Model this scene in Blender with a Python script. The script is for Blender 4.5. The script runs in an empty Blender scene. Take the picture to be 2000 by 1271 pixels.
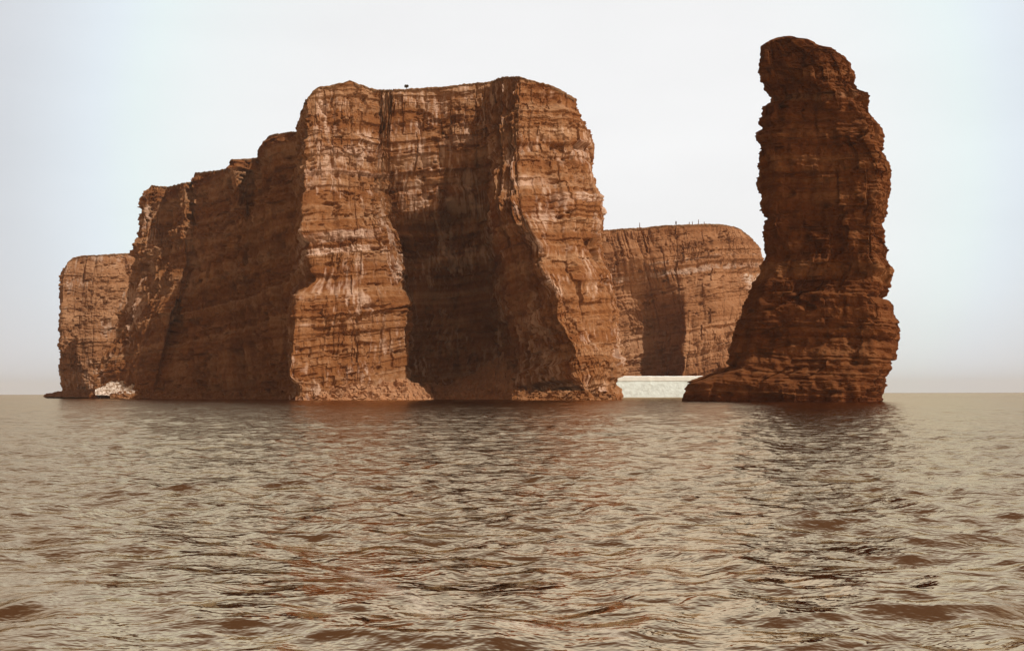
import bpy, math, random
import numpy as np
R = math.radians
scene = bpy.context.scene
C = scene.collection

# ------------------------------------------------------------------ camera
F = 2414.0            # focal length in pixels of the 2000 px wide photograph
H = 1.5               # eye height above the sea, metres (small boat)
cam = bpy.data.cameras.new('camera')
cam.sensor_width = 36.0
cam.lens = F / 2000 * 36
cam.shift_y = 0.0662
cam.clip_start = 0.1
cam.clip_end = 20000
cam_o = bpy.data.objects.new('camera', cam)
C.objects.link(cam_o)
cam_o.location = (0, 0, H)
cam_o.rotation_euler = (R(90), R(0.115), 0)
scene.camera = cam_o

# ------------------------------------------------------------------ sky and sun
SUN_EL, SUN_AZ = 51.0, 27.0     # azimuth measured from +X (right) towards the camera
sdir = np.array([math.cos(R(SUN_EL))*math.cos(R(SUN_AZ)), -math.cos(R(SUN_EL))*math.sin(R(SUN_AZ)), math.sin(R(SUN_EL))])
w = bpy.data.worlds.new('World'); scene.world = w
w.use_nodes = True
nt = w.node_tree; nt.nodes.clear()
def N(nt, t, **k):
    n = nt.nodes.new(t)
    for a, b in k.items():
        if a.startswith('i_'):
            key = a[2:]
            key = int(key) if key.isdigit() else key.replace('_', ' ')
            n.inputs[key].default_value = b
        else: setattr(n, a, b)
    return n
L = lambda nt, a, b: nt.links.new(a, b)
sky = N(nt, 'ShaderNodeTexSky', sky_type='NISHITA', sun_disc=False)
sky.sun_elevation = R(SUN_EL)
sky.sun_rotation = R(90 + SUN_AZ)
sky.dust_density = 4
tc = N(nt, 'ShaderNodeTexCoord')
nrm = N(nt, 'ShaderNodeVectorMath', operation='NORMALIZE')
L(nt, tc.outputs['Generated'], nrm.inputs[0])
dp = N(nt, 'ShaderNodeVectorMath', operation='DOT_PRODUCT')
L(nt, nrm.outputs[0], dp.inputs[0])
gv = np.array([0.03, 1.0, 0.17]); gv /= np.linalg.norm(gv)
dp.inputs[1].default_value = tuple(gv)
ramp = N(nt, 'ShaderNodeValToRGB')
L(nt, dp.outputs['Value'], ramp.inputs['Fac'])
cr = ramp.color_ramp; cr.interpolation = 'B_SPLINE'
cr.elements[0].position = 0.45; cr.elements[0].color = (0.25, 0.165, 0.09, 1)
cr.elements[1].position = 1.0; cr.elements[1].color = (1.02, 1.32, 1.38, 1)
for p, c in ((0.75, (0.42, 0.32, 0.215, 1)), (0.87, (0.60, 0.57, 0.57, 1)), (0.92, (0.76, 0.80, 0.85, 1)), (0.952, (0.93, 1.03, 1.10, 1)), (0.978, (1.0, 1.22, 1.32, 1))):
    e = cr.elements.new(p); e.color = c
# faint veils of thin cloud
cn = N(nt, 'ShaderNodeTexNoise', i_Scale=2.5, i_Detail=4.0)
mp = N(nt, 'ShaderNodeMapping'); mp.inputs['Scale'].default_value = (1, 1, 3.5)
L(nt, nrm.outputs[0], mp.inputs['Vector']); L(nt, mp.outputs[0], cn.inputs['Vector'])
cm = N(nt, 'ShaderNodeMapRange'); cm.inputs[1].default_value = 0.3; cm.inputs[2].default_value = 0.7
cm.inputs[3].default_value = 0.95; cm.inputs[4].default_value = 1.04
L(nt, cn.outputs['Fac'], cm.inputs[0])
bk = N(nt, 'ShaderNodeMapRange'); bk.interpolation_type = 'SMOOTHSTEP'
bk.inputs[1].default_value = 0.0; bk.inputs[2].default_value = 0.75; bk.inputs[3].default_value = 0.0; bk.inputs[4].default_value = 1.0
dq = N(nt, 'ShaderNodeVectorMath', operation='DOT_PRODUCT'); dq.inputs[1].default_value = (0.72, -0.67, 0.15)   # brighter sky on the sun's side
L(nt, nrm.outputs[0], dq.inputs[0]); L(nt, dq.outputs['Value'], bk.inputs[0])
bkm = N(nt, 'ShaderNodeMix', data_type='RGBA'); bkm.inputs[7].default_value = (1.25, 0.80, 0.47, 1)
L(nt, bk.outputs[0], bkm.inputs[0]); L(nt, ramp.outputs['Color'], bkm.inputs[6])
mul = N(nt, 'ShaderNodeVectorMath', operation='SCALE')
L(nt, bkm.outputs[2], mul.inputs[0]); L(nt, cm.outputs[0], mul.inputs['Scale'])
# warm grey band low over the horizon
sx = N(nt, 'ShaderNodeSeparateXYZ'); L(nt, nrm.outputs[0], sx.inputs[0])
hz = N(nt, 'ShaderNodeMapRange'); hz.interpolation_type = 'SMOOTHSTEP'
hz.inputs[1].default_value = -0.02; hz.inputs[2].default_value = 0.11; hz.inputs[3].default_value = 0.6; hz.inputs[4].default_value = 0.0
L(nt, sx.outputs['Z'], hz.inputs[0])
hm = N(nt, 'ShaderNodeMix', data_type='RGBA'); hm.inputs[7].default_value = (0.82, 0.80, 0.80, 1)
L(nt, hz.outputs[0], hm.inputs[0]); L(nt, mul.outputs[0], hm.inputs[6])
b1 = N(nt, 'ShaderNodeBackground', i_Strength=0.08); L(nt, sky.outputs[0], b1.inputs[0])
ov = N(nt, 'ShaderNodeMapRange'); ov.interpolation_type = 'SMOOTHSTEP'      # unseen overhead sky, browned to put dark tones into the wave reflections
ov.inputs[1].default_value = 0.30; ov.inputs[2].default_value = 0.80; ov.inputs[3].default_value = 0.0; ov.inputs[4].default_value = 1.0
L(nt, sx.outputs['Z'], ov.inputs[0])
ovs = N(nt, 'ShaderNodeMix', data_type='RGBA'); ovs.inputs[7].default_value = (0.16, 0.08, 0.034, 1)
L(nt, hm.outputs[2], ovs.inputs[6]); L(nt, ov.outputs[0], ovs.inputs[0])
b2 = N(nt, 'ShaderNodeBackground', i_Strength=1.0); L(nt, ovs.outputs[2], b2.inputs[0])
ms = N(nt, 'ShaderNodeMixShader', i_0=0.9)
L(nt, b1.outputs[0], ms.inputs[1]); L(nt, b2.outputs[0], ms.inputs[2])
wo = N(nt, 'ShaderNodeOutputWorld'); L(nt, ms.outputs[0], wo.inputs[0])

sun = bpy.data.lights.new('sun', 'SUN'); sun.energy = 4.0; sun.angle = R(0.6); sun.color = (1.0, 0.95, 0.86)
sun_o = bpy.data.objects.new('sun', sun); C.objects.link(sun_o)
from mathutils import Vector
sun_o.rotation_euler = Vector(tuple(sdir)).to_track_quat('Z', 'Y').to_euler()
sun_o.location = (100, -100, 200)

scene.view_settings.view_transform = 'Standard'
scene.view_settings.look = 'None'
scene.view_settings.exposure = 0.0
scene.view_settings.gamma = 1.0

# ------------------------------------------------------------------ helpers
def yh(px): return 765.0 + 0.002*px                     # tilted horizon of the photograph
def at(px, py, Y):                                       # photograph pixel at distance Y -> world
    px = np.asarray(px, float); py = np.asarray(py, float); Y = np.asarray(Y, float)
    return np.stack([(px-1000)/F*Y, Y+0*px, H+(yh(px)-py)/F*Y], -1)

def hsh(*ii):
    h = np.uint32(2166136261)
    with np.errstate(over='ignore'):
        for i in ii:
            h = (h ^ np.asarray(i).astype(np.int64).astype(np.uint32)) * np.uint32(16777619)
            h = h ^ (h >> np.uint32(15)); h = h*np.uint32(2246822519); h = h ^ (h >> np.uint32(13))
        h = h*np.uint32(3266489917); h = h ^ (h >> np.uint32(16))
    return h.astype(np.float64)/4294967295.0

def n1(x, seed=0, sharp=1.0):
    i = np.floor(x); f = x-i
    f = np.clip((f-0.5)*sharp+0.5, 0, 1); f = f*f*(3-2*f)
    return (hsh(i, seed)*(1-f)+hsh(i+1, seed)*f)*2-1
def n2(x, y, seed=0):
    i = np.floor(x); j = np.floor(y); f = x-i; g = y-j
    f = f*f*(3-2*f); g = g*g*(3-2*g)
    a = hsh(i, j, seed)*(1-f)+hsh(i+1, j, seed)*f
    b = hsh(i, j+1, seed)*(1-f)+hsh(i+1, j+1, seed)*f
    return (a*(1-g)+b*g)*2-1
def n3(x, y, z, seed=0):
    k = np.floor(z); h = z-k; h = h*h*(3-2*h)
    i = np.floor(x); j = np.floor(y); f = x-i; g = y-j
    f = f*f*(3-2*f); g = g*g*(3-2*g)
    r = 0
    for dk, wk in ((0, 1-h), (1, h)):
        a = hsh(i, j, k+dk, seed)*(1-f)+hsh(i+1, j, k+dk, seed)*f
        b = hsh(i, j+1, k+dk, seed)*(1-f)+hsh(i+1, j+1, k+dk, seed)*f
        r = r+(a*(1-g)+b*g)*wk
    return r*2-1
def fbm3(x, y, z, o=4, seed=0):
    r = 0; a = 1; s = 0
    for k in range(o):
        r = r+a*n3(x*2**k+k*7.3, y*2**k+k*3.1, z*2**k+k*5.7, seed+k); s += a; a *= 0.5
    return r/s
def fbm2(x, y, o=4, seed=0):
    r = 0; a = 1; s = 0
    for k in range(o):
        r = r+a*n2(x*2**k+k*7.3, y*2**k+k*3.1, seed+k); s += a; a *= 0.5
    return r/s

def grid_mesh(name, P, attrs=None, wrap=False, extra=None, flip=False, smooth=False):
    nu, nv = P.shape[:2]
    me = bpy.data.meshes.new(name)
    V = P.reshape(-1, 3)
    idx = np.arange(nu*nv).reshape(nu, nv)
    if wrap: idx = np.concatenate([idx, idx[:1]], 0)
    a = idx[:-1, :-1]; b = idx[1:, :-1]; c = idx[1:, 1:]; d = idx[:-1, 1:]
    q = np.stack([a, b, c, d], -1).reshape(-1, 4)
    if flip: q = q[:, ::-1]
    loops = [q.reshape(-1)]; tot = [np.full(len(q), 4)]
    for f in (extra or []):
        loops.append(np.array(f)); tot.append(np.array([len(f)]))
    loops = np.concatenate(loops).astype(np.int32); tot = np.concatenate(tot).astype(np.int32)
    st = np.concatenate([[0], np.cumsum(tot)[:-1]]).astype(np.int32)
    me.vertices.add(len(V)); me.vertices.foreach_set('co', V.astype(np.float32).reshape(-1))
    me.loops.add(len(loops)); me.loops.foreach_set('vertex_index', loops)
    me.polygons.add(len(tot)); me.polygons.foreach_set('loop_start', st); me.polygons.foreach_set('loop_total', tot)
    me.polygons.foreach_set('use_smooth', np.full(len(tot), smooth))
    for k, v in (attrs or {}).items():
        at_ = me.attributes.new(k, 'FLOAT', 'POINT'); at_.data.foreach_set('value', np.asarray(v, np.float32).reshape(-1))
    me.update(calc_edges=True); me.validate()
    return me

def link(name, me, m, parent=None, label=None, cat=None, group=None, kind=None, loc=None):
    o = bpy.data.objects.new(name, me); C.objects.link(o)
    if me is not None and m is not None: me.materials.append(m)
    if parent is not None: o.parent = parent
    if label: o['label'] = label
    if cat: o['category'] = cat
    if group: o['group'] = group
    if kind: o['kind'] = kind
    if loc is not None: o.location = loc
    return o
def empty(name, loc, label, cat, group=None):
    return link(name, None, None, None, label, cat, group, None, loc)
def child(name, me, m, parent, **k):                      # mesh in world coordinates under an Empty
    l = parent.location
    n = len(me.vertices); co = np.empty(n*3, np.float32); me.vertices.foreach_get('co', co)
    co = co.reshape(-1, 3)-np.array(l, np.float32); me.vertices.foreach_set('co', co.reshape(-1)); me.update()
    return link(name, me, m, parent, **k)

# ------------------------------------------------------------------ materials
def rock_mat(name, dark, mid, light, pale, bump=0.35):
    m = bpy.data.materials.new(name); m.use_nodes = True; t = m.node_tree; t.nodes.clear()
    at1 = N(t, 'ShaderNodeAttribute', attribute_name='tone')
    at2 = N(t, 'ShaderNodeAttribute', attribute_name='pale')
    g = N(t, 'ShaderNodeNewGeometry')
    nz = N(t, 'ShaderNodeTexNoise', i_Scale=0.9, i_Detail=6.0, i_Roughness=0.65)
    mpn = N(t, 'ShaderNodeMapping'); mpn.inputs['Scale'].default_value = (1, 1, 0.45)
    L(t, g.outputs['Position'], mpn.inputs[0]); L(t, mpn.outputs[0], nz.inputs['Vector'])
    ad = N(t, 'ShaderNodeMath', operation='MULTIPLY_ADD'); ad.inputs[1].default_value = 0.9; 
    L(t, nz.outputs['Fac'], ad.inputs[0]); L(t, at1.outputs['Fac'], ad.inputs[2])
    sb = N(t, 'ShaderNodeMath', operation='SUBTRACT'); sb.inputs[1].default_value = 0.45; L(t, ad.outputs[0], sb.inputs[0])
    rp = N(t, 'ShaderNodeValToRGB'); e = rp.color_ramp.elements
    e[0].position = 0.1; e[0].color = (*dark, 1); e[1].position = 0.9; e[1].color = (*light, 1)
    x = e.new(0.5); x.color = (*mid, 1)
    L(t, sb.outputs[0], rp.inputs[0])
    mx = N(t, 'ShaderNodeMix', data_type='RGBA'); mx.inputs[7].default_value = (*pale, 1)
    L(t, at2.outputs['Fac'], mx.inputs[0]); L(t, rp.outputs[0], mx.inputs[6])
    bn = N(t, 'ShaderNodeTexNoise', i_Scale=2.4, i_Detail=8.0, i_Roughness=0.7)
    mp2 = N(t, 'ShaderNodeMapping'); mp2.inputs['Scale'].default_value = (0.7, 0.7, 1.6)
    L(t, g.outputs['Position'], mp2.inputs[0]); L(t, mp2.outputs[0], bn.inputs['Vector'])
    bp = N(t, 'ShaderNodeBump', i_Strength=bump, i_Distance=0.4); L(t, bn.outputs['Fac'], bp.inputs['Height'])
    bs = N(t, 'ShaderNodeBsdfPrincipled', i_Roughness=0.9); bs.inputs['Specular IOR Level'].default_value = 0.08
    L(t, mx.outputs[2], bs.inputs['Base Color']); L(t, bp.outputs[0], bs.inputs['Normal'])
    o = N(t, 'ShaderNodeOutputMaterial'); L(t, bs.outputs[0], o.inputs[0])
    return m
def plain_mat(name, c1, c2, scale=1.0, rough=0.9, bump=0.3, stretch=(1, 1, 1), dist=0.1):
    m = bpy.data.materials.new(name); m.use_nodes = True; t = m.node_tree; t.nodes.clear()
    g = N(t, 'ShaderNodeNewGeometry')
    mpn = N(t, 'ShaderNodeMapping'); mpn.inputs['Scale'].default_value = stretch
    nz = N(t, 'ShaderNodeTexNoise', i_Scale=scale, i_Detail=6.0, i_Roughness=0.65)
    L(t, g.outputs['Position'], mpn.inputs[0]); L(t, mpn.outputs[0], nz.inputs['Vector'])
    rp = N(t, 'ShaderNodeValToRGB'); e = rp.color_ramp.elements
    e[0].position = 0.32; e[0].color = (*c1, 1); e[1].position = 0.68; e[1].color = (*c2, 1)
    L(t, nz.outputs['Fac'], rp.inputs[0])
    bp = N(t, 'ShaderNodeBump', i_Strength=bump, i_Distance=dist); L(t, nz.outputs['Fac'], bp.inputs['Height'])
    bs = N(t, 'ShaderNodeBsdfPrincipled', i_Roughness=rough); L(t, rp.outputs[0], bs.inputs['Base Color']); L(t, bp.outputs[0], bs.inputs['Normal'])
    o = N(t, 'ShaderNodeOutputMaterial'); L(t, bs.outputs[0], o.inputs[0])
    return m
M_main = rock_mat('red_sandstone', (0.13, 0.039, 0.010), (0.21, 0.085, 0.029), (0.32, 0.178, 0.096), (0.58, 0.42, 0.33))
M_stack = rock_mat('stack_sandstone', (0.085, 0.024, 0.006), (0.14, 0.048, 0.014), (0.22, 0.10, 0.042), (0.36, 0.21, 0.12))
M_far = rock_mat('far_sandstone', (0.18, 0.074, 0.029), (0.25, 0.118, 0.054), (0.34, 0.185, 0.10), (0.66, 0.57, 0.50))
M_turf = plain_mat('turf', (0.12, 0.05, 0.016), (0.20, 0.10, 0.035), 2.0)
M_wall = plain_mat('pale_stonework', (0.42, 0.46, 0.43), (0.58, 0.65, 0.63), 0.5, bump=0.25, stretch=(1, 1, 1.0))
M_cap = plain_mat('white_coping', (0.80, 0.88, 0.89), (0.88, 0.96, 0.97), 0.5, bump=0.1)
M_scree = rock_mat('scree', (0.24, 0.10, 0.042), (0.33, 0.16, 0.078), (0.42, 0.25, 0.15), (0.6, 0.45, 0.34))
M_rubble = plain_mat('pale_rubble', (0.42, 0.28, 0.19), (0.80, 0.72, 0.64), 0.7)
M_cloth = plain_mat('dark_cloth', (0.05, 0.025, 0.012), (0.10, 0.05, 0.025), 3.0)
M_skin = plain_mat('skin', (0.30, 0.17, 0.10), (0.34, 0.20, 0.12), 3.0)
M_wood = plain_mat('weathered_wood', (0.13, 0.06, 0.025), (0.20, 0.10, 0.05), 5.0)
M_leaf = plain_mat('shrub_leaves', (0.05, 0.03, 0.012), (0.11, 0.065, 0.025), 4.0)

# ------------------------------------------------------------------ rock relief
def relief(P, a, z, dip, seed, big=1.0, block=1.5, fine=1.3, joint=1.0, thin=1.5, gully=0.7, bands=(), tsh=0.0, streak=0.0):
    """outward displacement in metres, tone and pale masks; a = metres along the cliff"""
    x = P[..., 0]; y = P[..., 1]
    wob = 0.8*fbm2(a/14, z/14, 3, seed+1)
    s = z - dip*x + wob                                     # bedding coordinate
    d = np.zeros_like(z)
    # massive ribs and gullies running down the face
    if tsh > 0:
        fl = np.clip((-x-58)/10, 0, 1); big = big*(1+1.0*fl); block = block*(1+0.5*fl)
    rib = fbm2(a/9.0, z/60, 3, seed+3); gul = 1-np.abs(fbm2(a/6.0, z/40+2, 3, seed+5))*2.6
    d += big*(0.9*rib - 0.9*gully*np.clip(gul, 0, 1)**3)
    d += big*0.9*fbm3(x/7, y/7, z/9, 4, seed+7)
    # beds: hard ones stand proud, sharp edges
    var = 0.5+0.5*np.clip(fbm2(a/10, z/10, 2, seed+12)*1.8+0.4, 0, 1)
    b1 = n1(s/4.6, seed+9, 4.0); b2 = n1(s/1.7, seed+10, 4.0); b3 = n1(s/0.62, seed+11, 3.0)
    d += thin*(0.50*b1+0.30*b2*var+0.14*b3*var)
    # jointed blocks, two sizes, staggered bed by bed
    lay = np.floor(s/2.3)
    wa = a+0.5*fbm2(a/3, z/3, 2, seed+20)
    c1 = np.floor(wa/(2.2+1.8*hsh(lay, seed+13))+hsh(lay, seed+14)*9)
    k1 = hsh(c1, lay, seed+15)
    lay2 = np.floor(s/0.95)
    c2 = np.floor(wa/(0.9+1.0*hsh(lay2, seed+16))+hsh(lay2, seed+17)*9)
    k2 = hsh(c2, lay2, seed+18)
    mask = np.clip(fbm2(a/12+5, z/9, 3, seed+19)*2.4+0.45, 0, 1)
    d += block*mask*(0.75*(k1-0.5)+0.38*(k2-0.5))
    lay0 = np.floor((s+1.5*fbm2(a/8, z/8, 2, seed+60))/5.2)
    k0 = hsh(np.floor(wa/(3.5+4*hsh(lay0, seed+61))+hsh(lay0, seed+62)*9), lay0, seed+63)
    d += block*0.75*(k0-0.5)
    # narrow vertical joints
    jt = np.abs(n2(a/1.6, s/11, seed+21)); d -= joint*0.45*np.clip(1-jt*7, 0, 1)*mask
    jt = np.abs(n2(a/4.5+9, s/18, seed+22)); d -= joint*0.7*np.clip(1-jt*8, 0, 1)*np.clip(fbm2(a/9+4, z/12, 2, seed+24)*3+0.3, 0, 1)
    # fallen-out pockets under hard beds
    pk = fbm2(a/3.2+3, s/1.5, 3, seed+25); d -= block*0.8*np.clip(pk-0.28, 0, 1)*2.2
    d += fine*0.22*fbm3(x/1.1, y/1.1, z/0.8, 4, seed+23)
    tone = 0.5+0.18*n1(s/3.1, seed+30, 3)+0.14*n1(s/0.9, seed+31, 3)+0.13*(k1-0.5)*mask+0.12*(k2-0.5)*mask+0.24*fbm2(a/7, z/9, 4, seed+33)+0.10*fbm2(a/0.8, z/2.2, 3, seed+34)+tsh-0.4*np.clip(1.6-z+0.5*fbm2(a/2, z, 2, 5), 0, 1)
    pale = streak*np.clip(0.9*fbm2(a/0.7, z/2.4, 3, seed+45)+0.9*fbm2(a/9, s/6, 2, seed+46)-0.24, 0, 0.5)*np.clip(np.abs(x+90)/6-5, 0, 1)  # pale streaks kept off the shaded flank; sunlight partly put into the colour
    for (s0, s1, amt, x0, x1) in bands:
        e = 0.7*fbm2(a/3, z/3, 3, seed+40)
        m = np.clip((s-s0+e)/0.5, 0, 1)*np.clip((s1-s+e)/0.5, 0, 1)
        st = np.clip(0.55+0.9*fbm2(a/0.9, s/3.0, 3, seed+41)+0.7*fbm2(a/11, z/14, 2, seed+42), 0, 1)
        pale = np.maximum(pale, m*st*amt*np.clip((x-x0)/4, 0, 1)*np.clip((x1-x)/4, 0, 1))  # headland beds masked to lit faces, so shade is partly in the colour
    return d, tone, pale

def smooth_u(A, k):
    if k < 1: return A
    w_ = np.exp(-0.5*(np.arange(-3*k, 3*k+1)/k)**2); w_ /= w_.sum()
    Ap = np.concatenate([np.repeat(A[:1], 3*k, 0), A, np.repeat(A[-1:], 3*k, 0)], 0)
    out = np.zeros_like(A)
    for i, ww in enumerate(w_): out += ww*Ap[i:i+len(A)]
    return out
def smooth_v(A, k): return np.swapaxes(smooth_u(np.swapaxes(A, 0, 1), k), 0, 1)

def cliff(secs, top, du, nv, dip, seed, base_z=-1.6, sm=4, back=45, **kw):
    """secs: list of sections, each [(py,px,Y),...] from the top edge down to the foot."""
    K = len(secs); T = np.linspace(0, 1, 161)               # 0 = foot, 1 = top
    S = np.zeros((K, len(T), 3))
    for k, sec in enumerate(secs):
        s = np.array(sec, float)[::-1]                      # foot first
        h = (s[0, 0]-s[:, 0])/(s[0, 0]-s[-1, 0])
        S[k, :, 0] = np.interp(T, h, s[:, 1]); S[k, :, 1] = np.interp(T, h, s[:, 0]); S[k, :, 2] = np.interp(T, h, s[:, 2])
    mid = at(S[:, 70, 0], S[:, 70, 1], S[:, 70, 2]); bot = at(S[:, 5, 0], S[:, 5, 1], S[:, 5, 2]); tp = at(S[:, -1, 0], S[:, -1, 1], S[:, -1, 2])
    seg = np.max([np.linalg.norm(np.diff(q[:, :2], axis=0), axis=1) for q in (mid, bot, tp)], axis=0)
    cum = np.concatenate([[0], np.cumsum(seg)])
    nu = int(cum[-1]/du); a = np.linspace(0, cum[-1], nu)
    ku = np.interp(a, cum, np.arange(K))
    k0 = np.clip(np.floor(ku).astype(int), 0, K-2); f = (ku-k0)[:, None]
    G = np.zeros((nu, len(T), 3))
    for c in range(3): G[..., c] = S[k0, :, c]*(1-f)+S[k0+1, :, c]*f
    if top is not None:                                     # exact skyline
        tt = np.array(top, float)
        tpx = np.interp(ku, tt[:, 0], tt[:, 1]); tpy = np.interp(ku, tt[:, 0], tt[:, 2])
        dx = (tpx-G[:, -1, 0])[:, None]; dy = (tpy-G[:, -1, 1])[:, None]
        G[..., 0] += dx*T[None]**3; G[..., 1] += dy*T[None]
    P = at(G[..., 0], G[..., 1], G[..., 2])
    tv = np.linspace(0, 1, nv); i0 = np.clip(np.floor(tv*160).astype(int), 0, 159); ff = (tv*160-i0)[None, :, None]
    P = P[:, i0]*(1-ff)+P[:, i0+1]*ff
    zb = P[:, :1, 2]; P[..., 2] = base_z+(P[..., 2]-zb)*(P[:, -1:, 2]-base_z)/(P[:, -1:, 2]-zb)
    xy = smooth_v(smooth_u(P[..., :2], sm), 3); P[..., :2] = xy
    Q = smooth_v(smooth_u(P, 9), 5)
    Tu = np.gradient(Q, axis=0); Tv = np.gradient(Q, axis=1)
    Nn = np.cross(Tu, Tv); Nn /= np.linalg.norm(Nn, axis=-1, keepdims=True)+1e-9
    A2 = np.broadcast_to(a[:, None], P.shape[:2])
    d, tone, pale = relief(P, A2, P[..., 2], dip, seed, **kw)
    edge = np.clip((1-tv)*nv*((P[..., -1:, 2].mean())/nv)/2.5, 0, 1)[None]   # calm the brink
    d = d*(0.25+0.75*edge)
    Nn[..., 2] *= edge*0.6
    P = P+Nn*d[..., None]
    ztop = P[:, -1, 2]+0.12*n1(a/2.2, seed+50)+0.08*n1(a/0.7, seed+51)
    dz = ztop-P[:, -1, 2]; P[..., 2] += dz[:, None]*tv[None]**8
    # the plateau behind and a plain rear wall close the solid
    E = P[:, -1]; rad = np.stack([E[:, 0]/E[:, 1], np.ones(nu), np.zeros(nu)], -1)
    B1 = E+rad*3.0; B1[:, 2] = E[:, 2]-0.3
    Es = smooth_u(E, 12)
    B2 = Es+rad*(np.where(Es[:, :1] < -95, 22.0, back) if back > 60 else back); B2[:, 2] = smooth_u(E, 30)[:, 2]-1.5
    B3 = B2.copy(); B3[:, 2] = base_z
    full = np.concatenate([P, B1[:, None], B2[:, None], B3[:, None]], 1)
    nvv = full.shape[1]
    tone = np.concatenate([tone, np.full((nu, 3), 0.5)], 1); pale = np.concatenate([pale, np.zeros((nu, 3))], 1)
    caps = [list(range(nvv))[::-1], [ (nu-1)*nvv+i for i in range(nvv)]]
    me = grid_mesh('cliff', full, {'tone': tone, 'pale': pale}, extra=caps)
    # turf along the brink
    o2 = Nn[:, -1].copy(); o2[:, 2] = 0; o2 /= np.linalg.norm(o2, axis=-1, keepdims=True)+1e-9
    fr = 0.45+0.35*n1(a/1.3, seed+60)+0.25*n1(a/0.5, seed+61)
    t0 = E+o2*0.10; t0[:, 2] -= fr
    t1 = E+o2*0.22; t1[:, 2] -= fr*0.4
    t2 = E+o2*0.05; t2[:, 2] += 0.16+0.07*n1(a/0.6, seed+62)
    t3 = B1.copy(); t3[:, 2] += 0.35
    t4 = B2.copy(); t4[:, 2] += 0.2
    t5 = B2.copy(); t5[:, 2] -= 0.2
    t6 = B1.copy(); t6[:, 2] -= 0.1
    tf = grid_mesh('turf', np.stack([t0, t1, t2, t3, t4, t5, t6], 1))
    return me, tf, full

# ------------------------------------------------------------------ the great headland
MAIN = [
 [(362,300,462),(500,285,462),(770,250,462)],
 [(359,297,438),(378,285,436),(461,271,432),(500,266,430),(545,250,426),(590,242,422),(640,224,418),(690,192,412),(710,183,410),(770,180,408)],
 [(362,328,444),(440,326,436),(470,312,420),(560,300,412),(660,262,406),(770,235,402)],
 [(358,336,428),(440,338,420),(560,312,408),(660,275,403),(770,245,400)],
 [(354,362,418),(500,362,406),(640,325,398),(770,290,390)],
 [(352,379,426),(500,378,410),(640,340,402),(770,310,390)],
 [(330,432,410),(500,425,400),(640,410,392),(770,390,378)],
 [(310,457,396),(400,462,392),(550,450,384),(770,440,368)],
 [(307,494,408),(370,497,402),(420,492,388),(550,485,380),(770,470,362)],
 [(306,503,392),(400,504,384),(550,500,374),(770,490,356)],
 [(262,528,378),(400,530,370),(560,540,360),(770,530,345)],
 [(256,580,366),(400,578,358),(560,570,348),(770,560,336)],
 [(192,598,310),(250,594,306),(350,590,301),(440,585,297),(462,603,299),(530,612,298),(556,578,292),(650,568,288),(712,562,285),(728,580,286),(770,574,284)],
 [(166,640,311),(300,650,306),(440,650,302),(480,652,302),(560,640,296),(650,630,294),(770,630,286)],
 [(163,690,315),(300,695,310),(440,700,305),(480,705,305),(560,710,300),(650,712,298),(770,715,290)],
 [(174,730,322),(330,736,317),(420,744,313),(520,778,309),(600,799,306),(700,800,304),(770,792,297)],
 [(174,740,321),(260,744,320),(400,752,321),(440,760,325),(500,790,338),(600,808,340),(770,806,332)],
 [(170,850,324),(250,855,322),(330,858,322),(405,860,325),(440,862,340),(560,880,350),(770,880,344)],
 [(168,872,324),(250,875,322),(330,878,324),(385,882,330),(430,885,343),(560,900,352),(770,900,344)],
 [(163,925,325),(230,928,322),(300,930,323),(370,938,334),(430,945,342),(600,965,350),(770,960,342)],
 [(157,958,325),(230,957,321),(300,957,322),(360,958,331),(420,960,338),(600,968,344),(770,972,334)],
 [(156,970,321),(200,967,317),(250,965,311),(330,964,303),(415,968,296),(500,985,303),(560,990,310),(640,1003,309),(700,1004,314),(770,1010,312)],
 [(150,1018,309),(300,1010,301),(400,1018,291),(440,1040,290),(470,1060,288),(500,1056,286),(560,1090,282),(600,1086,282),(655,1122,278),(700,1122,278),(770,1158,272)],
 [(172,1085,312),(300,1100,306),(450,1120,294),(600,1155,288),(700,1178,283),(770,1185,278)],
 [(193,1127,320),(235,1140,318),(280,1161,316),(350,1162,312),(385,1172,310),(445,1170,308),(470,1165,306),(520,1188,303),(600,1212,300),(680,1218,296),(722,1205,292),(745,1211,290),(772,1201,287)],
 [(200,1118,390),(400,1160,390),(600,1195,390),(770,1190,390)],
]
TOP = [(0, 300, 366),(1, 297, 359),(2, 328, 362),(4, 362, 354),(4.95, 378, 352),(5.02, 381, 335),(6, 432, 330),(6.75, 450, 325),(6.95, 456, 310),(8, 494, 307),(9, 503, 306),(9.15, 506, 292),(9.6, 517, 276),(10, 528, 262),(10.5, 560, 258),(11, 580, 255),(11.3, 588, 232),(11.6, 592, 212),(12, 598, 192),(12.35, 612, 178),(12.7, 625, 168),(13, 640, 166),(13.4, 668, 162),(13.65, 684, 156),(14, 702, 163),(14.5, 722, 171),(15, 745, 174.5),(16, 770, 175),(17, 850, 170),(18, 874, 168),(19, 925, 163),(20, 966, 158),(21, 972, 153),(21.3, 988, 150),(22, 1018, 150),(22.4, 1045, 159),(22.7, 1072, 165),(23, 1098, 176),(24, 1127, 193),(25, 1118, 200)]
root = empty('sea_cliff', (-20, 305, 0), 'largest red sandstone headland, with pale strata and two great buttresses', 'cliff', None)
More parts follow.
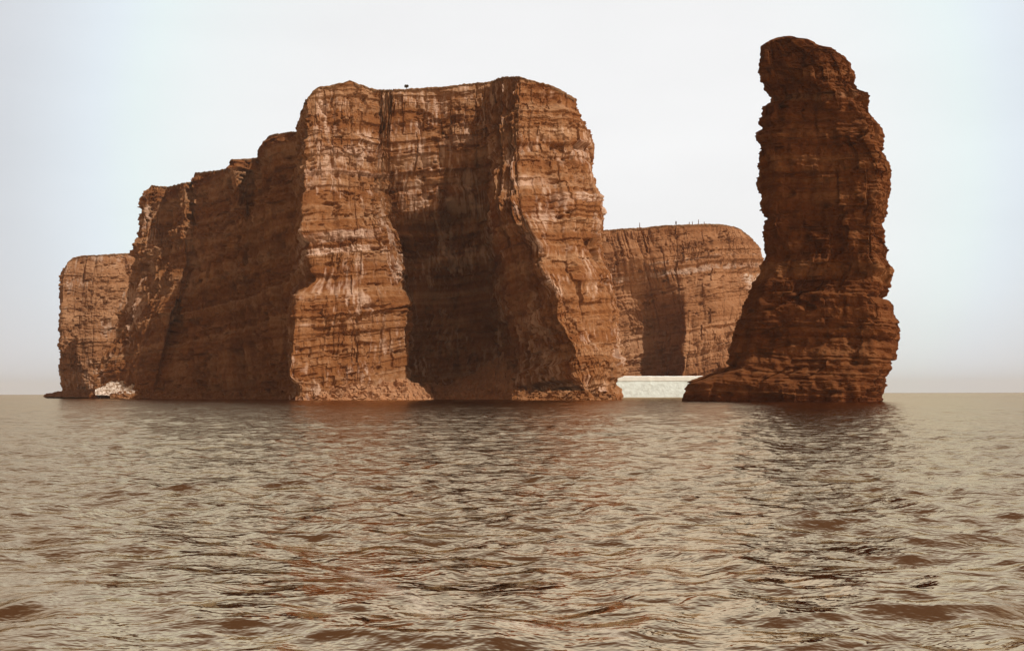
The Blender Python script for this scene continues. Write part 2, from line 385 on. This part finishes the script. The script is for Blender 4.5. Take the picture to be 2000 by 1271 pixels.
me, tf, full = cliff(MAIN, TOP, 0.19, 420, 0.13, 11, back=62, bands=((41.2, 43.4, 0.9, -58, -33), (44.4, 47.2, 0.65, -58, -33), (46.0, 48.6, 0.8, 8, 60), (50.8, 53.2, 0.55, -4, 12), (61.5, 63, 0.4, -58, -30), (66, 69, 0.35, -50, -34), (23.4, 24.1, 0.5, -58, -36), (33.6, 34.1, 0.4, 8, 30), (68, 71, 0.4, -20, -8)), tsh=0.02, streak=1.15)
child('rock_face', me, M_main, root); child('turf_edge', tf, M_turf, root)

# ------------------------------------------------------------------ far headlands
FAR = [
 [(452,1090,462),(600,1090,462),(728,1090,460),(735,1090,450),(768,1090,448)],
 [(449,1185,462),(520,1190,460),(600,1200,462),(722,1215,462),(733,1215,450),(768,1215,448)],
 [(446,1235,465),(500,1250,462),(560,1262,470),(640,1278,476),(722,1270,472),(733,1270,449),(768,1270,447)],
 [(441,1300,468),(520,1300,464),(600,1325,468),(640,1333,472),(724,1325,468),(733,1325,448),(768,1325,446)],
 [(440,1340,470),(520,1338,466),(640,1338,458),(726,1332,452),(733,1332,445),(768,1332,444)],
 [(438,1400,478),(500,1398,472),(560,1395,466),(726,1400,458),(733,1400,443),(768,1400,442)],
 [(447,1443,488),(475,1455,484),(520,1462,484),(600,1455,476),(726,1450,462),(733,1450,443),(768,1450,442)],
 [(478,1478,508),(500,1487,504),(520,1490,502),(545,1482,500),(640,1478,492),(726,1475,480),(733,1475,450),(768,1475,448)],
 [(500,1480,570),(600,1478,570),(726,1470,570),(735,1470,570),(768,1470,570)],
]
FTOP = [(0,1090,453),(1,1175,450),(2,1232,446.5),(2.6,1262,445),(3,1300,441),(4,1340,440),(5,1400,438.5),(5.6,1425,442),(6,1443,447),(6.5,1462,460),(6.85,1474,474),(7,1482,482),(8,1480,505)]
rf = empty('sea_cliff', (100, 470, 0), 'paler distant cliff seen between the great headland and the sea stack', 'cliff')
me, tf, ff_ = cliff(FAR, FTOP, 0.24, 330, 0.16, 57, sm=3, big=1.1, bands=((36.0, 38.5, 0.35, 30, 200), (26.0, 33.5, 0.8, 90, 120), (41, 42, 0.3, 30, 200)))
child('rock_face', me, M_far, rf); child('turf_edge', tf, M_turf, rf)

LEFT = [
 [(512,137,560),(533,127,560),(648,124,560),(721,125,560),(764,134,560)],
 [(509,133,500),(533,123,498),(600,121,496),(648,120,494),(721,121,491),(764,131,488)],
 [(497,155,507),(600,146,503),(700,148,501),(764,152,498)],
 [(494,200,510),(560,190,506),(764,185,500)],
 [(492,235,522),(560,250,518),(764,225,510)],
 [(490,290,532),(640,290,530),(764,290,526)],
]
LTOP = [(0,137,513),(1,133,509),(1.5,142,500),(2,160,495.5),(3,200,494),(4,235,492),(5,290,490)]
rl = empty('sea_cliff', (-160, 510, 0), 'low pale cliff at the far left end of the island, behind the dark flank', 'cliff')
me, tf, _ = cliff(LEFT, LTOP, 0.26, 240, 0.08, 91, sm=3, big=0.9, joint=0.5, thin=0.8, streak=0.5)
child('rock_face', me, M_far, rl); child('turf_edge', tf, M_turf, rl)

# ------------------------------------------------------------------ the sea stack
SL = [(1516,76),(1500,83),(1489,90),(1486,110),(1483,132),(1492,153),(1495,171),(1504,189),(1504,198),(1488,207),(1492,221),(1486,241),(1493,251),(1482,259),(1483,293),(1485,323),(1485,354),(1490,386),(1492,413),(1489,434),(1492,450),(1495,483),(1497,505),(1491,521),(1477,544),(1466,571),(1455,606),(1446,634),(1441,659),(1435,697),(1424,717),(1392,731),(1362,742),(1345,750),(1340,765),(1337,779),(1336,800)]
SR = [(1518,76),(1546,82),(1563,89),(1590,92),(1614,105),(1641,113),(1656,124),(1667,153),(1666,180),(1695,206),(1701,230),(1722,253),(1725,269),(1716,293),(1731,317),(1740,347),(1740,368),(1737,389),(1729,416),(1721,445),(1723,480),(1726,514),(1740,529),(1743,544),(1735,571),(1722,588),(1737,596),(1743,621),(1753,647),(1754,675),(1743,694),(1740,728),(1729,744),(1726,765),(1723,784),(1722,800)]
YS = 216.0
def stack_mesh():
    nv, nu = 760, 900
    SLa = np.array(SL, float); SRa = np.array(SR, float)
    zl = at(SLa[:, 0], SLa[:, 1], YS)[:, 2]; xl = (SLa[:, 0]-1000)/F*YS
    zr = at(SRa[:, 0], SRa[:, 1], YS)[:, 2]; xr = (SRa[:, 0]-1000)/F*YS
    zt = at(1516, 76, YS)[2]
    z = np.linspace(-1.2, zt-0.05, nv)
    xL = np.interp(z, zl[::-1], xl[::-1]); xR = np.interp(z, zr[::-1], xr[::-1])
    cx = (xL+xR)/2; hw = (xR-xL)/2
    # plan outline (unit square): dark face turned left, a prow at 3/4 of the width, lit flank on the right
    pl = np.array([(-1, 0.12), (-0.80, -0.28), (-0.35, -0.52), (0.15, -0.80), (0.52, -0.98), (0.72, -0.80), (0.90, -0.30), (1, 0.10), (0.86, 0.62), (0.45, 0.95), (-0.15, 0.98), (-0.7, 0.65), (-1, 0.12)])
    seg = np.linalg.norm(np.diff(pl, axis=0), axis=1); cu = np.concatenate([[0], np.cumsum(seg)])
    # more samples on the visible side
    tt = np.linspace(0, 1, nu, endpoint=False)
    front = cu[7]/cu[-1]
    tq = np.where(tt < 0.78, tt/0.78*front, front+(tt-0.78)/0.22*(1-front))*cu[-1]
    px = np.interp(tq, cu, pl[:, 0]); py = np.interp(tq, cu, pl[:, 1])
    ker = 7
    def cs(v):
        w_ = np.exp(-0.5*(np.arange(-3*ker, 3*ker+1)/ker)**2); w_ /= w_.sum()
        vp = np.concatenate([v[-3*ker:], v, v[:3*ker]]); return np.convolve(vp, w_, 'valid')
    px, py = cs(px), cs(py); px = (px-px.min())/(px.max()-px.min())*2-1
    # depth of the stack grows towards the foot
    dep = np.interp(z, [-2, 4, 10, 25, 40, 55, zt], [15, 13.5, 12, 10.5, 9.5, 7.5, 4.0])
    dep = np.minimum(dep, hw*1.15+2.0)*np.clip((zt-z)/1.0, 0.05, 1)**0.4
    pro = -0.25*np.sin(z/9.0+0.5)*0.25                       # the prow wanders with height
    X = cx[None]+hw[None]*np.sign(px)[:, None]*np.abs(px)[:, None]
    X = X+(1-px[:, None]**2)*hw[None]*pro[None]
    Y = YS+py[:, None]*dep[None]
    P = np.stack([X, Y, np.broadcast_to(z[None], X.shape)], -1)
    sc = np.sqrt(hw.mean()*9)
    a = tq/cu[-1]*2*math.pi*11.0
    A = np.broadcast_to(a[:, None], X.shape)
    # outward direction
    Tu = np.roll(P, -6, 0)-np.roll(P, 6, 0); Tu[..., 2] = 0
    Nn = np.stack([Tu[..., 1], -Tu[..., 0], 0*Tu[..., 0]], -1); Nn /= np.linalg.norm(Nn, axis=-1, keepdims=True)+1e-9
    d, tone, pale = relief(P, A, P[..., 2], -0.05, 203, big=0.9, block=1.5, fine=2.6, joint=0.0, thin=0.6, gully=0.25, bands=((54.0, 55.6, 0.5, 44, 80),))
    d += 0.16*n1((P[..., 2]+0.05*P[..., 0]+0.4*fbm2(A/6, P[..., 2]/6, 2, 5))/0.33, 77, 2)
    d += 0.8*fbm3(P[..., 0]/3.0, P[..., 1]/3.0, P[..., 2]/2.2, 4, 801)
    cr_ = 1-np.abs(fbm3(P[..., 0]/6, P[..., 1]/6, P[..., 2]/7, 3, 811))*5; d -= 0.5*np.clip(cr_, 0, 1)
    # diagonal ledge across the head: left-hand head stands forward above it
    sil = np.clip(np.abs(Nn[..., 0])*1.0, 0, 1)**3           # keep the traced outline near the silhouette
    d = d*(1-0.30*sil)
    topf = np.clip((zt-z)/3, 0, 1)[None]
    P = P+Nn*(d*topf)[..., None]
    # seam so the wrap does not tear in a
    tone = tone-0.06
    caps = [[i*nv+nv-1 for i in range(nu)], [i*nv for i in range(nu)][::-1]]
    return grid_mesh('stack', P, {'tone': tone, 'pale': pale}, wrap=True, extra=caps)
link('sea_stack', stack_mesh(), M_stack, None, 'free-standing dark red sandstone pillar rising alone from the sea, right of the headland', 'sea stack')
C.objects['sea_stack'].name = 'sea_stack'

# ------------------------------------------------------------------ scree, rubble, reef, sea wall
def mound(pts, crest, foot_z, n, m, amp, seed, rough=1.0):
    """heap of fallen rock: crest polyline (world) and a front foot polyline"""
    c = np.array(crest, float); f = np.array(pts, float)
    u = np.linspace(0, 1, n); v = np.linspace(0, 1, m)
    def rs(q): 
        l = np.linspace(0, 1, len(q)); return np.stack([np.interp(u, l, q[:, i]) for i in range(3)], -1)
    c_, f_ = rs(c), rs(f)
    prof = v**1.15
    P = f_[:, None]*(1-v[None, :, None])+c_[:, None]*v[None, :, None]
    P[..., 2] = f_[:, None, 2]+(c_[:, None, 2]-f_[:, None, 2])*prof[None]
    l = np.linalg.norm(f_[-1]-f_[0])
    A = u[:, None]*l+0*v[None]; Z = P[..., 2]
    dd = amp*(fbm3(P[..., 0]/2.2, P[..., 1]/2.2, Z/2.2, 4, seed)+0.9*(hsh(np.floor(P[..., 0]/0.9+n2(P[..., 1], Z, 3)), np.floor(P[..., 1]/1.2), np.floor(Z/0.7), seed)-0.5))
    P[..., 2] += dd*np.clip(v[None]*6, 0.2, 1); P[..., 1] -= 0.6*dd
    # rear skirt
    bk = c_.copy(); bk[:, 1] += 14; bk2 = bk.copy(); bk2[:, 2] = foot_z
    P = np.concatenate([P, bk[:, None], bk2[:, None]], 1)
    tone = 0.55+0.25*fbm3(P[..., 0]/3, P[..., 1]/3, P[..., 2]/3, 3, seed+5)
    nv = P.shape[1]
    caps = [list(range(nv))[::-1], [(n-1)*nv+i for i in range(nv)]]
    return grid_mesh('mound', P, {'tone': tone, 'pale': 0*tone}, extra=caps)
# scree cone in the bay between the buttresses
me = mound([at(790,783,318), at(860,782,312), at(940,782,306), at(1010,782,300), at(1060,782,296)],
           [at(795,752,338), at(870,748,340), at(930,730,338), at(985,692,334), at(1012,690,330)], -2, 220, 90, 1.5, 400)
child('scree_slope', me, M_scree, root)
me = mound([at(575,783,284), at(640,783,281), at(720,783,280), at(800,783,284), at(850,782,300)],
           [at(585,752,296), at(640,756,292), at(720,750,290), at(795,742,294), at(840,756,312)], -2, 220, 60, 1.2, 410)
child('foot_ledge', me, M_scree, root)
me = mound([at(215,774,388), at(300,775,374), at(400,777,358), at(480,779,345), at(575,781,318)],
           [at(215,762,404), at(300,758,396), at(400,762,380), at(480,762,360), at(565,764,338)], -2, 220, 50, 1.2, 430)
child('foot_ledge', me, M_main, root)
me = mound([at(1000,783,272), at(1080,784,268), at(1150,784,268), at(1207,783,274)],
           [at(1000,764,290), at(1080,764,280), at(1150,765,275), at(1200,768,285)], -2, 200, 50, 1.1, 440)
child('foot_ledge', me, M_main, root)
# low reef at the far left
me = mound([at(84,770,455), at(150,771,440), at(220,772,420), at(300,773,400)],
           [at(90,764.5,470), at(150,758,460), at(220,757,440), at(300,756,410)], -2, 240, 40, 0.8, 450)
link('reef', me, M_far, None, 'low brown reef of broken rock running out into the sea at the far left', 'reef')
# pale rubble
me = mound([at(186,767,400), at(215,768,396), at(245,768,394), at(268,768,392)],
           [at(186,740,420), at(215,722,418), at(250,720,414), at(270,738,408)], -2, 130, 60, 1.0, 460)
link('rubble_heap', me, M_rubble, None, 'pale heap of fallen rubble at the foot of the dark left flank', 'rubble')

# sea wall between the headland and the stack
def box(p0, p1):
    x0, y0, z0 = p0; x1, y1, z1 = p1
    return [(x0,y0,z0),(x1,y0,z0),(x1,y1,z0),(x0,y1,z0),(x0,y0,z1),(x1,y0,z1),(x1,y1,z1),(x0,y1,z1)]
def wall_face():
    n, m = 420, 70
    x = np.linspace(at(1196,0,432)[0], at(1470,0,432)[0], n); v = np.linspace(0, 1, m)
    zt = 5.7
    Z = -1.6+(zt+1.6)*v[None]+0*x[:, None]; Y = 424+8.5*v[None]+0*x[:, None]
    # courses of rough blocks
    ly = np.floor(Z/0.75); cc = np.floor(x[:, None]/(1.1+0.5*hsh(ly, 3))+hsh(ly, 4)*5)
    k = hsh(cc, ly, 6); off = 0.07*(k-0.5)+0.10*fbm2(x[:, None]/0.7+0*Z, Z/0.7, 3, 8)
    P = np.stack([x[:, None]+0*Z, Y-off, Z], -1)
    b = np.stack([x, 0*x+434, 0*x+zt], -1); c = b.copy(); c[:, 2] = -1.6
    P = np.concatenate([P, b[:, None], c[:, None]], 1); nv = P.shape[1]
    return grid_mesh('wall', P, extra=[list(range(nv))[::-1], [(n-1)*nv+i for i in range(nv)]])
sw = empty('sea_wall', (70, 430, 0), 'pale stone sea wall with a white coping between the headland and the sea stack', 'wall')
child('sloping_face', wall_face(), M_wall, sw)
def coping():
    n = 300; x = np.linspace(at(1199,0,432)[0], at(1470,0,432)[0], n)
    wv = 0.06*n1(x/1.5, 5)
    pr = [(432.2, 5.703), (432.1, 7.2), (432.5, 7.45), (438.5, 7.5), (438.6, 5.703)]
    P = np.stack([np.stack([x, 0*x+y-wv, 0*x+z+wv*(z > 6)], -1) for y, z in pr+[pr[0]]], 1)
    nv = P.shape[1]
    return grid_mesh('coping', P, extra=[list(range(nv-1))[::-1], [(n-1)*nv+i for i in range(nv-1)]])
child('coping', coping(), M_cap, sw)

# ------------------------------------------------------------------ small things on the cliff tops
import bmesh
def to_mesh(bm, name, smooth=True):
    me = bpy.data.meshes.new(name); bm.to_mesh(me); bm.free()
    for p in me.polygons: p.use_smooth = smooth
    return me
def person(loc, label, group, s=1.0, rz=0):
    """standing figure: one skinned continuous body, coat and hair as children"""
    J = {'pel': (0,0,0.95,.13), 'wai': (0,0,1.12,.125), 'che': (0,-.01,1.34,.15), 'nec': (0,0,1.50,.06), 'hd': (0,-.01,1.60,.085), 'top': (0,0,1.70,.08)}
    for q, sg in (('l', -1), ('r', 1)):
        J[q+'hip'] = (.09*sg,0,.88,.10); J[q+'kne'] = (.10*sg,-.02,.49,.065); J[q+'ank'] = (.10*sg,.01,.08,.045); J[q+'toe'] = (.11*sg,-.15,.03,.04)
        J[q+'sho'] = (.19*sg,0,1.43,.062); J[q+'elb'] = (.25*sg,.03,1.15,.045); J[q+'wri'] = (.24*sg,-.05,.92,.03); J[q+'han'] = (.24*sg,-.07,.82,.035)
    E = [('pel','wai'),('wai','che'),('che','nec'),('nec','hd'),('hd','top')]
    for q in 'lr': E += [('pel',q+'hip'),(q+'hip',q+'kne'),(q+'kne',q+'ank'),(q+'ank',q+'toe'),('che',q+'sho'),(q+'sho',q+'elb'),(q+'elb',q+'wri'),(q+'wri',q+'han')]
    ks = list(J); me = bpy.data.meshes.new('body')
    me.from_pydata([J[k][:3] for k in ks], [(ks.index(a), ks.index(b)) for a, b in E], [])
    o = link('person', me, M_cloth, None, label, 'person', group)
    md = o.modifiers.new('skin', 'SKIN')
    for i, k in enumerate(ks): me.skin_vertices[0].data[i].radius = (J[k][3], J[k][3])
    me.skin_vertices[0].data[0].use_root = True
    sb = o.modifiers.new('sub', 'SUBSURF'); sb.levels = 1; sb.render_levels = 1
    o.location = loc; o.scale = (s, s, s); o.rotation_euler = (0, 0, rz)
    bm = bmesh.new(); r = [(0.26,0.55),(0.20,0.95),(0.165,1.12),(0.20,1.34),(0.13,1.47)]
    rings = [[bm.verts.new((math.cos(t)*q*1.12, math.sin(t)*q*0.8, z)) for t in np.linspace(0, 2*math.pi, 16, endpoint=False)] for q, z in r]
    for A, B in zip(rings, rings[1:]):
        for i in range(16): bm.faces.new((A[i], A[(i+1) % 16], B[(i+1) % 16], B[i]))
    link('coat', to_mesh(bm, 'coat'), M_cloth, o)
    bm = bmesh.new(); bmesh.ops.create_icosphere(bm, subdivisions=2, radius=0.105)
    for v in bm.verts: v.co = (v.co.x, v.co.y*1.1+0.02, max(v.co.z, -0.03)*1.0+1.68)
    link('hair', to_mesh(bm, 'hair'), M_cloth, o)
    return o
def brink_z(fullP, x):                                   # ground height of the brink at this bearing
    E = fullP[:, -4]; r = E[:, 0]/E[:, 1]
    i = np.argmin(np.abs(r-x)); return E[i]
def on_brink(fullP, px, back=1.0):
    r = (px-1000)/F; E = brink_z(fullP, r); Y = E[1]+back
    return (r*Y, Y, E[2]+0.1)
person(on_brink(ff_, 1321), 'person in a dark coat standing on the brink of the distant cliff', None, 1.0)
for px, hgt, lab in ((1250, 2.0, 'lone thin post on the left half of the distant cliff top'), (1347, 1.1, 'short thin post on the distant cliff top, nearest to the right of the dark figure'),
                     (1353, 1.3, 'short post on the distant cliff top, just left of the taller post'), (1365, 2.0, 'taller thin post on the distant cliff top, right of the dark figure'),
                     (1376, 1.0, 'rightmost and shortest post on the distant cliff top')):
    bm = bmesh.new()
    for k in range(6): pass
    rr = [(0.15, -0.3), (0.14, hgt*0.5), (0.12, hgt*0.95), (0.05, hgt)]
    rings = [[bm.verts.new((math.cos(t)*q, math.sin(t)*q, z)) for t in np.linspace(0, 2*math.pi, 10, endpoint=False)] for q, z in rr]
    for A, B in zip(rings, rings[1:]):
        for i in range(10): bm.faces.new((A[i], A[(i+1) % 10], B[(i+1) % 10], B[i]))
    bm.faces.new(rings[-1]); bm.faces.new(rings[0][::-1])
    link('post', to_mesh(bm, 'post', False), M_wood, None, lab, 'post', 'posts on the distant cliff top', None, on_brink(ff_, px))
# wind-bent shrub on the great headland
def shrub(loc, label):
    rng = random.Random(4)
    o = empty('shrub', loc, label, 'shrub')
    bm = bmesh.new()
    for k in range(260):
        t = rng.uniform(0, 2*math.pi); r_ = rng.random()**0.5
        c = Vector((math.cos(t)*r_*0.55, math.sin(t)*r_*0.5, 0.95+rng.uniform(-0.45, 0.45)*(1-r_*0.5)))
        n_ = Vector((rng.gauss(0, 1), rng.gauss(0, 1), rng.gauss(0, 1))).normalized(); u_ = n_.orthogonal()*0.09; v_ = n_.cross(u_)
        bm.faces.new([bm.verts.new(c+u_), bm.verts.new(c+v_), bm.verts.new(c-u_), bm.verts.new(c-v_)])
    link('foliage', to_mesh(bm, 'foliage', False), M_leaf, o)
    bm = bmesh.new()
    for q in range(4):
        dx, dy = rng.uniform(-.2, .2), rng.uniform(-.2, .2); A = []
        for z, r_ in ((-0.3, .06), (0.5, .045), (0.95, .02)):
            A.append([bm.verts.new((dx*max(z, 0)+math.cos(t)*r_, dy*max(z, 0)+math.sin(t)*r_, z)) for t in np.linspace(0, 2*math.pi, 6, endpoint=False)])
        for B, D in zip(A, A[1:]):
            for i in range(6): bm.faces.new((B[i], B[(i+1) % 6], D[(i+1) % 6], D[i]))
    link('stem', to_mesh(bm, 'stem', False), M_wood, o)
shrub(on_brink(full, 795, 0.8), 'tiny dark shrub standing alone on the brink of the great headland')

# ------------------------------------------------------------------ the sea
def water():
    rings = [0.0]
    r = 2.5
    rr = []
    while r < 9000:
        rr.append(r); r *= 1.0052 if r < 60 else (1.0056 if r < 500 else 1.03)
    rr = np.array(rr)
    fine = np.linspace(R(-34), R(34), 1050)
    coarse = np.linspace(R(34), R(326), 180)[1:-1]
    th = np.concatenate([fine, coarse])
    rg, tg = np.meshgrid(rr, th)                            # [nu, nv]
    X = rg*np.sin(tg); Y = rg*np.cos(tg)
    dr = np.gradient(rr)[None]
    rng = np.random.RandomState(8)
    Z = np.zeros_like(X); DX = np.zeros_like(X); DY = np.zeros_like(X)
    K = 120
    lam = 0.30*(8.0/0.30)**(np.arange(K)/(K-1.0))
    lam *= 1+0.05*rng.randn(K)
    gust = 1+0.35*fbm2(X/14, Y/9, 3, 900)
    gust2 = 1+0.3*fbm2(X/40+3, Y/30, 2, 910)
    # waves run mostly towards the camera, slightly from the right
    for i in range(K):
        l = lam[i]; k = 2*math.pi/l
        sp = 1.0 if l < 2 else 0.7
        ang = R(-100)+rng.randn()*sp*0.8
        steep = 0.029 if l < 1.0 else (0.022 if l < 1.7 else (0.014 if l < 3.0 else 0.008))
        A = steep/k
        g = np.clip((l/(1.7*dr)-0.6), 0, 1)
        kx, ky = math.cos(ang)*k, math.sin(ang)*k
        ph = kx*X+ky*Y+rng.rand()*6.283
        am = A*g*(gust if l < 3 else gust2)
        c, s = np.cos(ph), np.sin(ph)
        Z += am*c; DX -= am*math.cos(ang)*s*0.6; DY -= am*math.sin(ang)*s*0.6
    calm = 1-np.exp(-((rg/3.0)**2))
    P = np.stack([X+DX*calm, Y+DY*calm, Z*calm], -1)
    # foam streaks
    foam = np.zeros_like(X)
    def streak(pts, wd, amt):
        nonlocal foam
        q = []
        for px, py in pts:
            Yd = H*F/(py-yh(px)); q.append(((px-1000)/F*Yd, Yd))
        q = np.array(q); best = np.full(X.shape, 1e9)
        for a, b in zip(q, q[1:]):
            ab = b-a; t = np.clip(((X-a[0])*ab[0]+(Y-a[1])*ab[1])/(ab@ab), 0, 1)
            best = np.minimum(best, np.hypot(X-a[0]-t*ab[0], Y-a[1]-t*ab[1]))
        foam = np.maximum(foam, amt*np.clip(1-best/wd, 0, 1))
    streak([(690,1105),(760,1150),(830,1185),(900,1208),(960,1222),(1060,1232)], 0.35, 0.8)
    streak([(1110,1225),(1180,1235),(1220,1250)], 0.22, 0.9)
    streak([(1690,1128),(1760,1128),(1840,1127)], 0.10, 0.9)
    streak([(1640,1180),(1760,1165),(1800,1160)], 0.14, 0.8)
    n = len(rr)
    cen = [i*n for i in range(len(th))]
    return grid_mesh('sea', P, {'foam': foam}, wrap=True, extra=[cen], smooth=True, flip=True)
def water_mat():
    m = bpy.data.materials.new('sea_water'); m.use_nodes = True; t = m.node_tree; t.nodes.clear()
    g = N(t, 'ShaderNodeNewGeometry')
    mp1 = N(t, 'ShaderNodeMapping'); mp1.inputs['Scale'].default_value = (0.75, 1.0, 1)
    L(t, g.outputs['Position'], mp1.inputs[0])
    na = N(t, 'ShaderNodeTexNoise', i_Scale=2.0, i_Detail=4.0, i_Roughness=0.5); L(t, mp1.outputs[0], na.inputs['Vector'])
    nb = N(t, 'ShaderNodeTexNoise', i_Scale=7.0, i_Detail=3.0, i_Roughness=0.5); L(t, mp1.outputs[0], nb.inputs['Vector'])
    bA = N(t, 'ShaderNodeBump', i_Strength=1.0, i_Distance=0.10); L(t, na.outputs['Fac'], bA.inputs['Height'])
    bB = N(t, 'ShaderNodeBump', i_Strength=1.0, i_Distance=0.020); L(t, nb.outputs['Fac'], bB.inputs['Height']); L(t, bA.outputs[0], bB.inputs['Normal'])
    fr = N(t, 'ShaderNodeFresnel', i_IOR=1.42); L(t, bB.outputs[0], fr.inputs['Normal'])
    df = N(t, 'ShaderNodeBsdfDiffuse'); df.inputs[0].default_value = (0.044, 0.016, 0.005, 1); L(t, bB.outputs[0], df.inputs['Normal'])
    gl = N(t, 'ShaderNodeBsdfGlossy', i_Roughness=0.10); gl.inputs[0].default_value = (0.69, 0.535, 0.365, 1); L(t, bB.outputs[0], gl.inputs['Normal'])
    mx = N(t, 'ShaderNodeMixShader'); L(t, fr.outputs[0], mx.inputs[0]); L(t, df.outputs[0], mx.inputs[1]); L(t, gl.outputs[0], mx.inputs[2])
    fa = N(t, 'ShaderNodeAttribute', attribute_name='foam')
    fn = N(t, 'ShaderNodeTexNoise', i_Scale=22.0, i_Detail=6.0, i_Roughness=0.7); L(t, g.outputs['Position'], fn.inputs['Vector'])
    ml = N(t, 'ShaderNodeMath', operation='MULTIPLY'); L(t, fa.outputs['Fac'], ml.inputs[0]); L(t, fn.outputs['Fac'], ml.inputs[1])
    fm = N(t, 'ShaderNodeMapRange'); fm.inputs[1].default_value = 0.25; fm.inputs[2].default_value = 0.50; fm.inputs[4].default_value = 0.5; L(t, ml.outputs[0], fm.inputs[0])
    fd = N(t, 'ShaderNodeBsdfDiffuse'); fd.inputs[0].default_value = (0.62, 0.56, 0.48, 1)
    m2 = N(t, 'ShaderNodeMixShader'); L(t, fm.outputs[0], m2.inputs[0]); L(t, mx.outputs[0], m2.inputs[1]); L(t, fd.outputs[0], m2.inputs[2])
    o = N(t, 'ShaderNodeOutputMaterial'); L(t, m2.outputs[0], o.inputs[0])
    return m
link('sea', water(), water_mat(), None, None, None, None, 'structure')

# ------------------------------------------------------------------ thin sea haze
def haze():
    bm = bmesh.new(); bmesh.ops.create_cube(bm, size=1.0)
    for v in bm.verts: v.co = (v.co.x*20000, v.co.y*20000, -3.0 if v.co.z < 0 else 96.0)
    me = to_mesh(bm, 'haze', False)
    m = bpy.data.materials.new('haze_air'); m.use_nodes = True; t = m.node_tree; t.nodes.clear()
    v = N(t, 'ShaderNodeVolumePrincipled'); v.inputs['Color'].default_value = (0.95, 0.92, 0.86, 1); v.inputs['Density'].default_value = 0.00009
    o = N(t, 'ShaderNodeOutputMaterial'); L(t, v.outputs[0], o.inputs['Volume'])
    link('haze', me, m, None, None, None, None, 'stuff')
haze()
